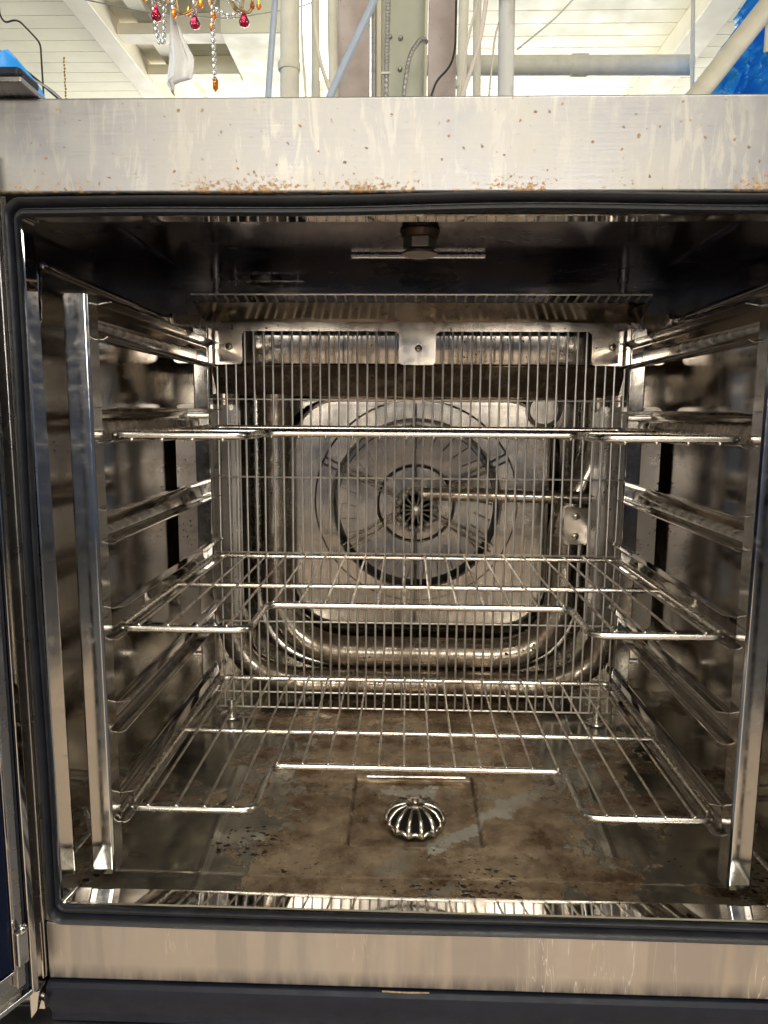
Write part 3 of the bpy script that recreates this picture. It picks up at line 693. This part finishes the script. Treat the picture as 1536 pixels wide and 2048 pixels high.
lathe(bm, [(.008, 0), (.007, .005), (.002, .007)], (.0023, .441, -.121), 'Y', 20)
rose = obj('hub_rosette', bm, M['hub'], fan)
bm = nb()
for k in range(26):
    a = 2*PI*k/26; ball(bm, (.0023+.0330*math.cos(a), .441, -.121+.0330*math.sin(a)), .0019, 1, 8, 6)
obj('hub_beads', bm, M['rod'], fan)
# heating tubes
bm = nb(); tube(bm, rnd([(-.203, .436, .045), (-.203, .436, -.336), (.218, .436, -.336), (.218, .436, -.12), (.262, .436, -.045), (.262, .45, .045)], .115, 16), .0228, 24); obj('heating_tube', bm, M['pipe'], OV)
bm = nb(); tube(bm, rnd([(-.272, .420, .045), (-.272, .420, -.378), (.284, .420, -.378), (.284, .420, .045)], .12, 16), .0205, 24); obj('heating_tube', bm, M['pipe'], OV)
bm = nb(); tube(bm, rnd([(-.236, .462, .04), (-.236, .462, -.365), (.248, .462, -.365), (.248, .462, .04)], .13, 16), .010, 16); obj('shroud_rim', bm, M['rod'], OV)
bm = nb(); tube(bm, rnd([(.31, .41, -.099), (.2444, .405, -.0967), (.0100, .405, -.0930)], .01), .0092, 20); sp = obj('steam_pipe', bm, M['pipe'], OV)
bm = nb(); tube(bm, [(.0099, .405, -.0930), (.0085, .405, -.0930)], .0078, 16); obj('pipe_mouth', bm, M['dark'], sp)
bm = nb(); lathe(bm, [(.024, 0), (.026, .004), (.022, .007), (.020, .003), (.001, .003)], (.187, .460, .0255), 'Y', 32); obj('port_ring', bm, M['hub'], OV)

# back bracket plates (both sides)
def plate_xz(bm, x0, x1, z0, z1, r, y, t=.0015): loft(bm, [rr_loop(x0, x1, z0, z1, r, y, 6), rr_loop(x0, x1, z0, z1, r, y+t, 6)], True, True)
for sx in (-1, 1):
    a, b = sorted((sx*.246, sx*.336)); bm = nb(); plate_xz(bm, a, b, -.283, .030, .010, .394); p = obj('bracket_plate', bm, M['bracket'], OV)
    bm = nb(); extr(bm, [(sx*.2450, .3980), (sx*.2465, .3985), (sx*.2580, .3925), (sx*.2572, .3915)], -.272, .022, 'Z'); obj('plate_fold', bm, M['pale'], p)
    a, b = sorted((sx*.262, sx*.334)); bm = nb(); plate_xz(bm, a, b, .086, .150, .008, .388); obj('bracket_plate', bm, M['plate'], OV)
    bm = nb(); lathe(bm, [(.0045, 0), (.0045, .002), (.002, .004)], (sx*.285, .394, -.20), 'Y', 14); obj('rivet', bm, M['screw'], p)

# wire guard with mounting plate
bm = nb(); GY = .365
xs = [-.2800+.5655*k/45 for k in range(46)]
for i, x in enumerate(xs):
    e = .0006*math.sin(i*2.3)
    path = rnd([(x, GY-.048, .164), (x, GY-.004, .156), (x+e, GY, .13), (x-e, GY, -.15), (x, GY, -.396)], .008, 4)
    tube(bm, path, .00145, 8)
for z in (.0373, -.0678, -.1726, -.2712, -.3748, -.3975):
    tube(bm, [(-.2875 if z > -.27 else -.284, GY+.0023, z), (.2925, GY+.0023, z)], .0013, 6)
tube(bm, [(-.286, GY-.047, .1665), (.2885, GY-.047, .1665)], .0013, 6)
tube(bm, [(-.2865, GY+.0022, -.1765), (.292, GY+.0022, -.1765)], .0011, 6)
tube(bm, [(-.2855, GY-.001, .148), (-.2855, GY-.001, -.397)], .0012, 6); tube(bm, [(.292, GY-.001, .148), (.292, GY-.001, -.397)], .0012, 6)
guard = obj('wire_guard', bm, M['gwire'], OV)
# mounting plate with two cut-outs (outline swept in y) and a sloped hood strip
def out_plate():
    pts = []
    def arc(cx, cz, r, a0, a1, n=6):
        for k in range(n+1):
            a = math.radians(a0+(a1-a0)*k/n); pts.append((cx+r*math.cos(a), cz+r*math.sin(a)))
    zt, zc, zb = .1385, .1262, .0830
    pts.append((.2865, zt)); pts.append((-.2815, zt))
    arc(-.2755, zb+.006, .006, 180, 270); arc(-.238, zb+.006, .006, 270, 360)
    arc(-.226, zc-.006, .006, 180, 90); arc(-.030, zc-.006, .006, 90, 0)
    arc(-.018, zb+.006, .006, 180, 270); arc(.018, zb+.006, .006, 270, 360)
    arc(.030, zc-.006, .006, 180, 90); arc(.222, zc-.006, .006, 90, 0)
    arc(.234, zb+.006, .006, 180, 270); arc(.2805, zb+.006, .006, 270, 360)
    return pts
bm = nb(); P = out_plate(); extr(bm, P, GY-.0045, GY-.0030, 'Y')
# triangulate the two big concave faces cleanly
bm.normal_update()
bmesh.ops.triangulate(bm, faces=[f_ for f_ in bm.faces if len(f_.verts) > 4])
obj('mounting_plate', bm, M['plate'], guard)
bm = nb()
a = [(-.2815, GY-.0046, .1390), (.2865, GY-.0046, .1390), (.2895, GY-.0400, .1585), (-.2855, GY-.0400, .1585)]
A = [bm.verts.new(p) for p in a]; B = [bm.verts.new((p[0], p[1]-.0008, p[2]-.0012)) for p in a]
face(bm, A); face(bm, B[::-1])
for k in range(4): face(bm, [A[k], A[(k+1) % 4], B[(k+1) % 4], B[k]])
obj('hood_strip', bm, M['plate'], guard)
bm = nb(); plate_xz(bm, .2015, .2323, -.1555, -.1046, .003, GY-.0045); obj('clamp_plate', bm, M['back'], guard)
for x, z in ((-.2495, .1058), (.0015, .1042), (.2545, .1064), (.2170, -.1165), (.2170, -.1440)):
    bm = nb(); y0 = GY-.0046
    lathe(bm, [(.0050, 0), (.0048, .0012), (.0032, .0022), (.0010, .0025)], (x, y0, z), 'Y', 20); sc_ = obj('screw', bm, M['screw'], guard)
    bm = nb(); a = random.uniform(0, 1)
    for d in (a, a+PI/2):
        c, s = math.cos(d), math.sin(d); tube(bm, [(x-c*.0026, y0-.0027, z-s*.0026), (x+c*.0026, y0-.0027, z+s*.0026)], .0006, 5)
    obj('screw_slot', bm, M['dark'], guard)
for sx in (-1, 1):
    bm = nb(); lathe(bm, [(.014, 0), (.013, .0015), (.0062, .003), (.0062, .0245)], (sx*.2545, .350, CF+.0012), 'Z', 20); obj('guard_foot', bm, M['rod'], OV)
    bm = nb(); lathe(bm, [(.0050, 0), (.0050, .017), (.0075, .018), (.0075, .028)], (sx*.2615, .352, .170), 'Z', 16); obj('guard_hanger', bm, M['rod'], OV)

# ceiling fittings
noz = [(.0195, 0), (.0195, -.0012), (.0185, -.003), (.0175, -.007)]
bm = nb(); lathe(bm, noz, (-.002, .13, CC-.0005), 'Z', 32)
nz = obj('spray_nozzle', bm, plain('rusty nozzle seat', (.10, .07, .05), .5, .6, .6, 120), OV)
bm = nb(); lathe(bm, [(.0165, 0), (.0165, -.010)], (-.002, .13, CC-.0078), 'Z', 6); obj('nozzle_nut', bm, M['hub'], nz, .0008)
bm = nb(); lathe(bm, [(.012, 0), (.0175, -.003), (.0178, -.005), (.010, -.0075), (.002, -.008)], (-.002, .13, CC-.018), 'Z', 28); obj('nozzle_disc', bm, M['hub'], nz)
bm = nb(); box(bm, -.078, .0735, .230, .2345, CC-.0055, CC-.0005); obj('ceiling_strip', bm, M['rod'], OV, .0015)
cp = nb(); box(cp, -.253, -.150, .372, .388, CC-.006, CC-.004); o = obj('ceiling_plate', cp, M['rod'], OV, .0008)
for x in (-.243, -.160):
    bm = nb(); tube(bm, [(x, .38, CC-.0042), (x, .38, CC-.0001)], .003, 10); obj('plate_peg', bm, M['rod'], o)
    bm = nb(); tube(bm, [(x, .375, CC-.010), (x, .375, CC-.0062)], .0022, 10); obj('plate_peg', bm, M['rod'], o)
bm = nb(); lathe(bm, [(.022, 0), (.022, -.003), (.012, -.006), (.001, -.007)], (-.205, .395, CC-.0001), 'Z', 24); obj('probe_port', bm, M['hub'], OV)
for sx in (-1, 1):   # folded seams pressed into the ceiling
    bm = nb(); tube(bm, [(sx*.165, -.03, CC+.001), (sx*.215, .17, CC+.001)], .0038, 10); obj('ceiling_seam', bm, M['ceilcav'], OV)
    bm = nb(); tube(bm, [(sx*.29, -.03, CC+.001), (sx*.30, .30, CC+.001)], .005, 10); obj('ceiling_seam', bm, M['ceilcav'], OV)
# hanging bars for the shelf supports, high on the walls
for sx in (-1, 1):
    bm = nb(); tube(bm, rnd([(sx*.338, .012, .140), (sx*.318, .010, .141), (sx*.316, .022, .1385), (sx*.316, .300, .134)], .006, 5), .0042, 12); hb = obj('hanging_bar', bm, M['rail'], OV)
    bm = nb(); tube(bm, [(sx*.344, .300, .134), (sx*.308, .300, .134)], .0052, 12); tube(bm, [(sx*.306, .300, .134), (sx*.302, .300, .134)], .0075, 6); obj('bar_bolt', bm, M['rod'], hb)
    bm = nb(); tube(bm, rnd([(sx*.3435, .002, .085), (sx*.324, .002, .090), (sx*.320, .000, .135), (sx*.325, .002, .146), (sx*.3435, .004, .146)], .008, 6), .005, 12); obj('bar_bracket', bm, M['rail'], hb)
    for k in (0, 1):
        bm = nb(); tube(bm, rnd([(sx*.343, .09+k*.02, -.366), (sx*.308, .085+k*.02, -.360), (sx*.300, .082+k*.02, -.368), (sx*.305, .080+k*.02, -.378), (sx*.318, .078+k*.02, -.380)], .007, 5), .0032, 10); obj('floor_hook', bm, M['hub'], OV)
    bm = nb(); tube(bm, rnd([(sx*.342, -.03, -.388), (sx*.322, -.03, -.388), (sx*.318, .04, -.388), (sx*.342, .08, -.388)], .006, 5), .0025, 10); obj('lower_hook_wire', bm, M['rod'], OV)

# ------------------------------------------------------------------ door, folded back past ninety degrees on the left
HP = V((-.3045, -.0985, 0)); DD = V((-.447, -.894, 0)); DN = V((.894, -.447, 0))
XF = Matrix(((DD.x, -DN.x, 0, HP.x), (DD.y, -DN.y, 0, HP.y), (0, 0, 1, 0), (0, 0, 0, 1)))   # local u, depth (outward), z
DZ0, DZ1 = -.437, .195
bm = nb(); box(bm, 0, .66, .0045, .045, DZ0+.003, DZ1); door = obj('door', bm, M['side'], OV, .002, xf=XF)
bm = nb(); box(bm, -.002, .0035, -.003, .0042, DZ0, DZ1+.003); box(bm, .0037, .66, -.003, .0042, DZ0, DZ0+.0045); obj('door_frame', bm, M['lip'], door, .0008, xf=XF)
bm = nb(); box(bm, .0040, .0072, .0005, .0043, DZ0+.005, DZ1); obj('door_channel', bm, M['trough'], door, xf=XF)
bm = nb(); box(bm, .0076, .0150, -.002, .0043, DZ0+.012, DZ1); obj('inner_frame', bm, M['side'], door, .001, xf=XF)
bm = nb(); box(bm, .0152, .0170, -.003, .0043, DZ0+.030, DZ1); box(bm, .0172, .66, -.003, .0043, DZ0+.028, DZ0+.030); obj('glass_trim', bm, M['lip'], door, .0004, xf=XF)
bm = nb(); box(bm, .0173, .65, -.001, .0044, DZ0+.0302, DZ1-.01); obj('door_glass', bm, M['glass'], door, xf=XF)
bm = nb(); box(bm, .0075, .0165, -.008, -.0032, DZ0+.034, DZ0+.062); ball(bm, (.012, -.008, DZ0+.064), .004); obj('glass_clip', bm, M['post'], door, .002, xf=XF)
bm = nb(); tube(bm, [(.60, .075, -.25), (.60, .075, .05)], .011, 14); box(bm, .592, .608, .046, .07, -.22, -.20); box(bm, .592, .608, .046, .07, 0, .02); obj('handle', bm, M['trough'], door, xf=XF)

# ------------------------------------------------------------------ drain strainer standing in the floor recess
bm = nb(); dc = V((0.0, .098, CF-.0028)); R_, H_ = .0298, .020
NP = 14
for k in range(NP):
    a = 2*PI*k/NP
    for s, w in ((0, .0014),):
        pts = []
        for i in range(11):
            t = i/10; ph = t*PI/2*.98; rad = R_*(.26+.74*math.sin(ph)); h = H_*math.cos(ph)**.75 if ph < PI/2 else 0
            pts.append(dc+V((rad*math.cos(a), rad*math.sin(a), h+.003)))
        tube(bm, pts, w, 8, rad=[.0016+.0017*(i/10)**2 for i in range(11)])
    a2 = a+PI/NP; pts = []
    for i in range(9):       # scalloped foot arches between ribs
        aa = a+2*PI/NP*i/8; lift = .0035*math.sin(PI*i/8)
        pts.append(dc+V(((R_+.0005)*math.cos(aa), (R_+.0005)*math.sin(aa), .0035+lift)))
    tube(bm, pts, .0023, 8)
lathe(bm, [(.0098, -.0015), (.0104, .0008), (.0085, .0026), (.0045, .0036), (.0040, .0036), (.0038, .0068), (.001, .007)], dc+V((0, 0, H_+.0035)), 'Z', 24)
tag(obj('drain_strainer', bm, M['cast'], smooth=50), 'bright domed drain strainer with petal openings on the oven floor', 'drain strainer')
bm = nb(); lathe(bm, [(.026, 0), (.026, .0006), (.001, .0006)], dc+V((0, 0, .0010)), 'Z', 32); obj('drain_hole', bm, M['dark'], OV)

# ------------------------------------------------------------------ shelf supports (a left and a right one)
LV = (.0845, 0, -.0845, -.169, -.2535, -.338)
def support(sx, label):
    t = thing('shelf_support', label, 'shelf support', (sx*.275, .15, -.3825), 'shelf supports on the cavity walls')
    def X(*v): return sorted(sx*a for a in v)
    bm = nb()
    pr = [(.2645, -.030), (.2665, -.032), (.2835, -.032), (.2850, -.030), (.2850, -.013), (.2835, -.013), (.2835, -.0300), (.2665, -.0300), (.2660, -.0130), (.2645, -.0130)]
    extr(bm, [(sx*a, b) for a, b in pr], -.3825, .1115, 'Z'); obj('front_post', bm, M['post'], t, .0006)
    bm = nb()
    pr = [(.2700, .336), (.2715, .334), (.2895, .334), (.2910, .336), (.2910, .356), (.2895, .356), (.2895, .3355), (.2715, .3355), (.2715, .352), (.2700, .352)]
    extr(bm, [(sx*a, b) for a, b in pr], -.400, .128, 'Z'); obj('rear_post', bm, M['post'], t, .0006)
    for lv in LV:
        bm = nb()
        poly = [(.2530, .0225), (.2600, .0215), (.2680, .0195), (.2700, .0172), (.2720, .0172), (.2765, .0135), (.2780, .0100), (.2782, .0000), (.2770, -.0040), (.2735, -.0062), (.2610, -.0062), (.2575, -.0040)]
        c = sheet(poly, .0010)
        extr(bm, [(sx*a, lv+b) for a, b in c], -.0122, .3335, 'Y'); obj('rail', bm, M['rail'], t, .0002)
    for z in (.12, -.31):
        bm = nb(); tube(bm, [(sx*.290, .338, z), (sx*.302, .338, z)], .004, 10); obj('hanging_lug', bm, M['rod'], t)
    return t
support(-1, 'polished rack of six shelf rails with square front post, at the left cavity wall')
support(1, 'polished rack of six shelf rails with square front post, at the right cavity wall')

# ------------------------------------------------------------------ wire shelves
XW = [.0129+.0258*k for k in range(10)]; XW = [-x for x in XW[::-1]]+XW
def shelf(z, flip, label, dx=0):
    t = thing('wire_shelf', label, 'oven shelf', (dx, .16, z), 'wire shelves')
    s = -1 if flip else 1; r = .0034
    path = [(-.264, .325), (-.264, .0), (-.149, .0), (-.149, .083), (.149, .083), (.149, .0), (.264, .0), (.264, .325)]
    bm = nb(); tube(bm, rnd([(x+dx, y, z) for x, y in path], .014, 7, True), r, 14, closed=True); obj('shelf_frame', bm, M['rod'], t)
    bm = nb(); tube(bm, [(-.2615+dx, .162, z), (.2615+dx, .162, z)], .0030, 12); obj('cross_bar', bm, M['rod'], t)
    bm = nb()
    for i, x in enumerate(XW):
        y0 = .083 if abs(x) < .147 else 0.0
        y0 -= .0012; sag = random.uniform(-.0004, .0004); zz = z+s*.0038
        tube(bm, [(x+dx, y0, zz), (x+dx+sag, .16, zz+s*.0002), (x+dx, .3255, zz)], .00132, 7)
        e_ = nb(); ball(e_, (x+dx, y0-.0006, zz), .0017, 1, 8, 6); obj('weld_bead', e_, M['rod'], t)
    obj('wires', bm, M['wire'], t)
shelf(0, True, 'topmost wire shelf with a notched front, seen almost edge on')
shelf(-.169, False, 'middle wire shelf with a notched front, over the fan opening', -.0005)
shelf(-.338, False, 'lowest wire shelf with a notched front, just above the drain', .001)
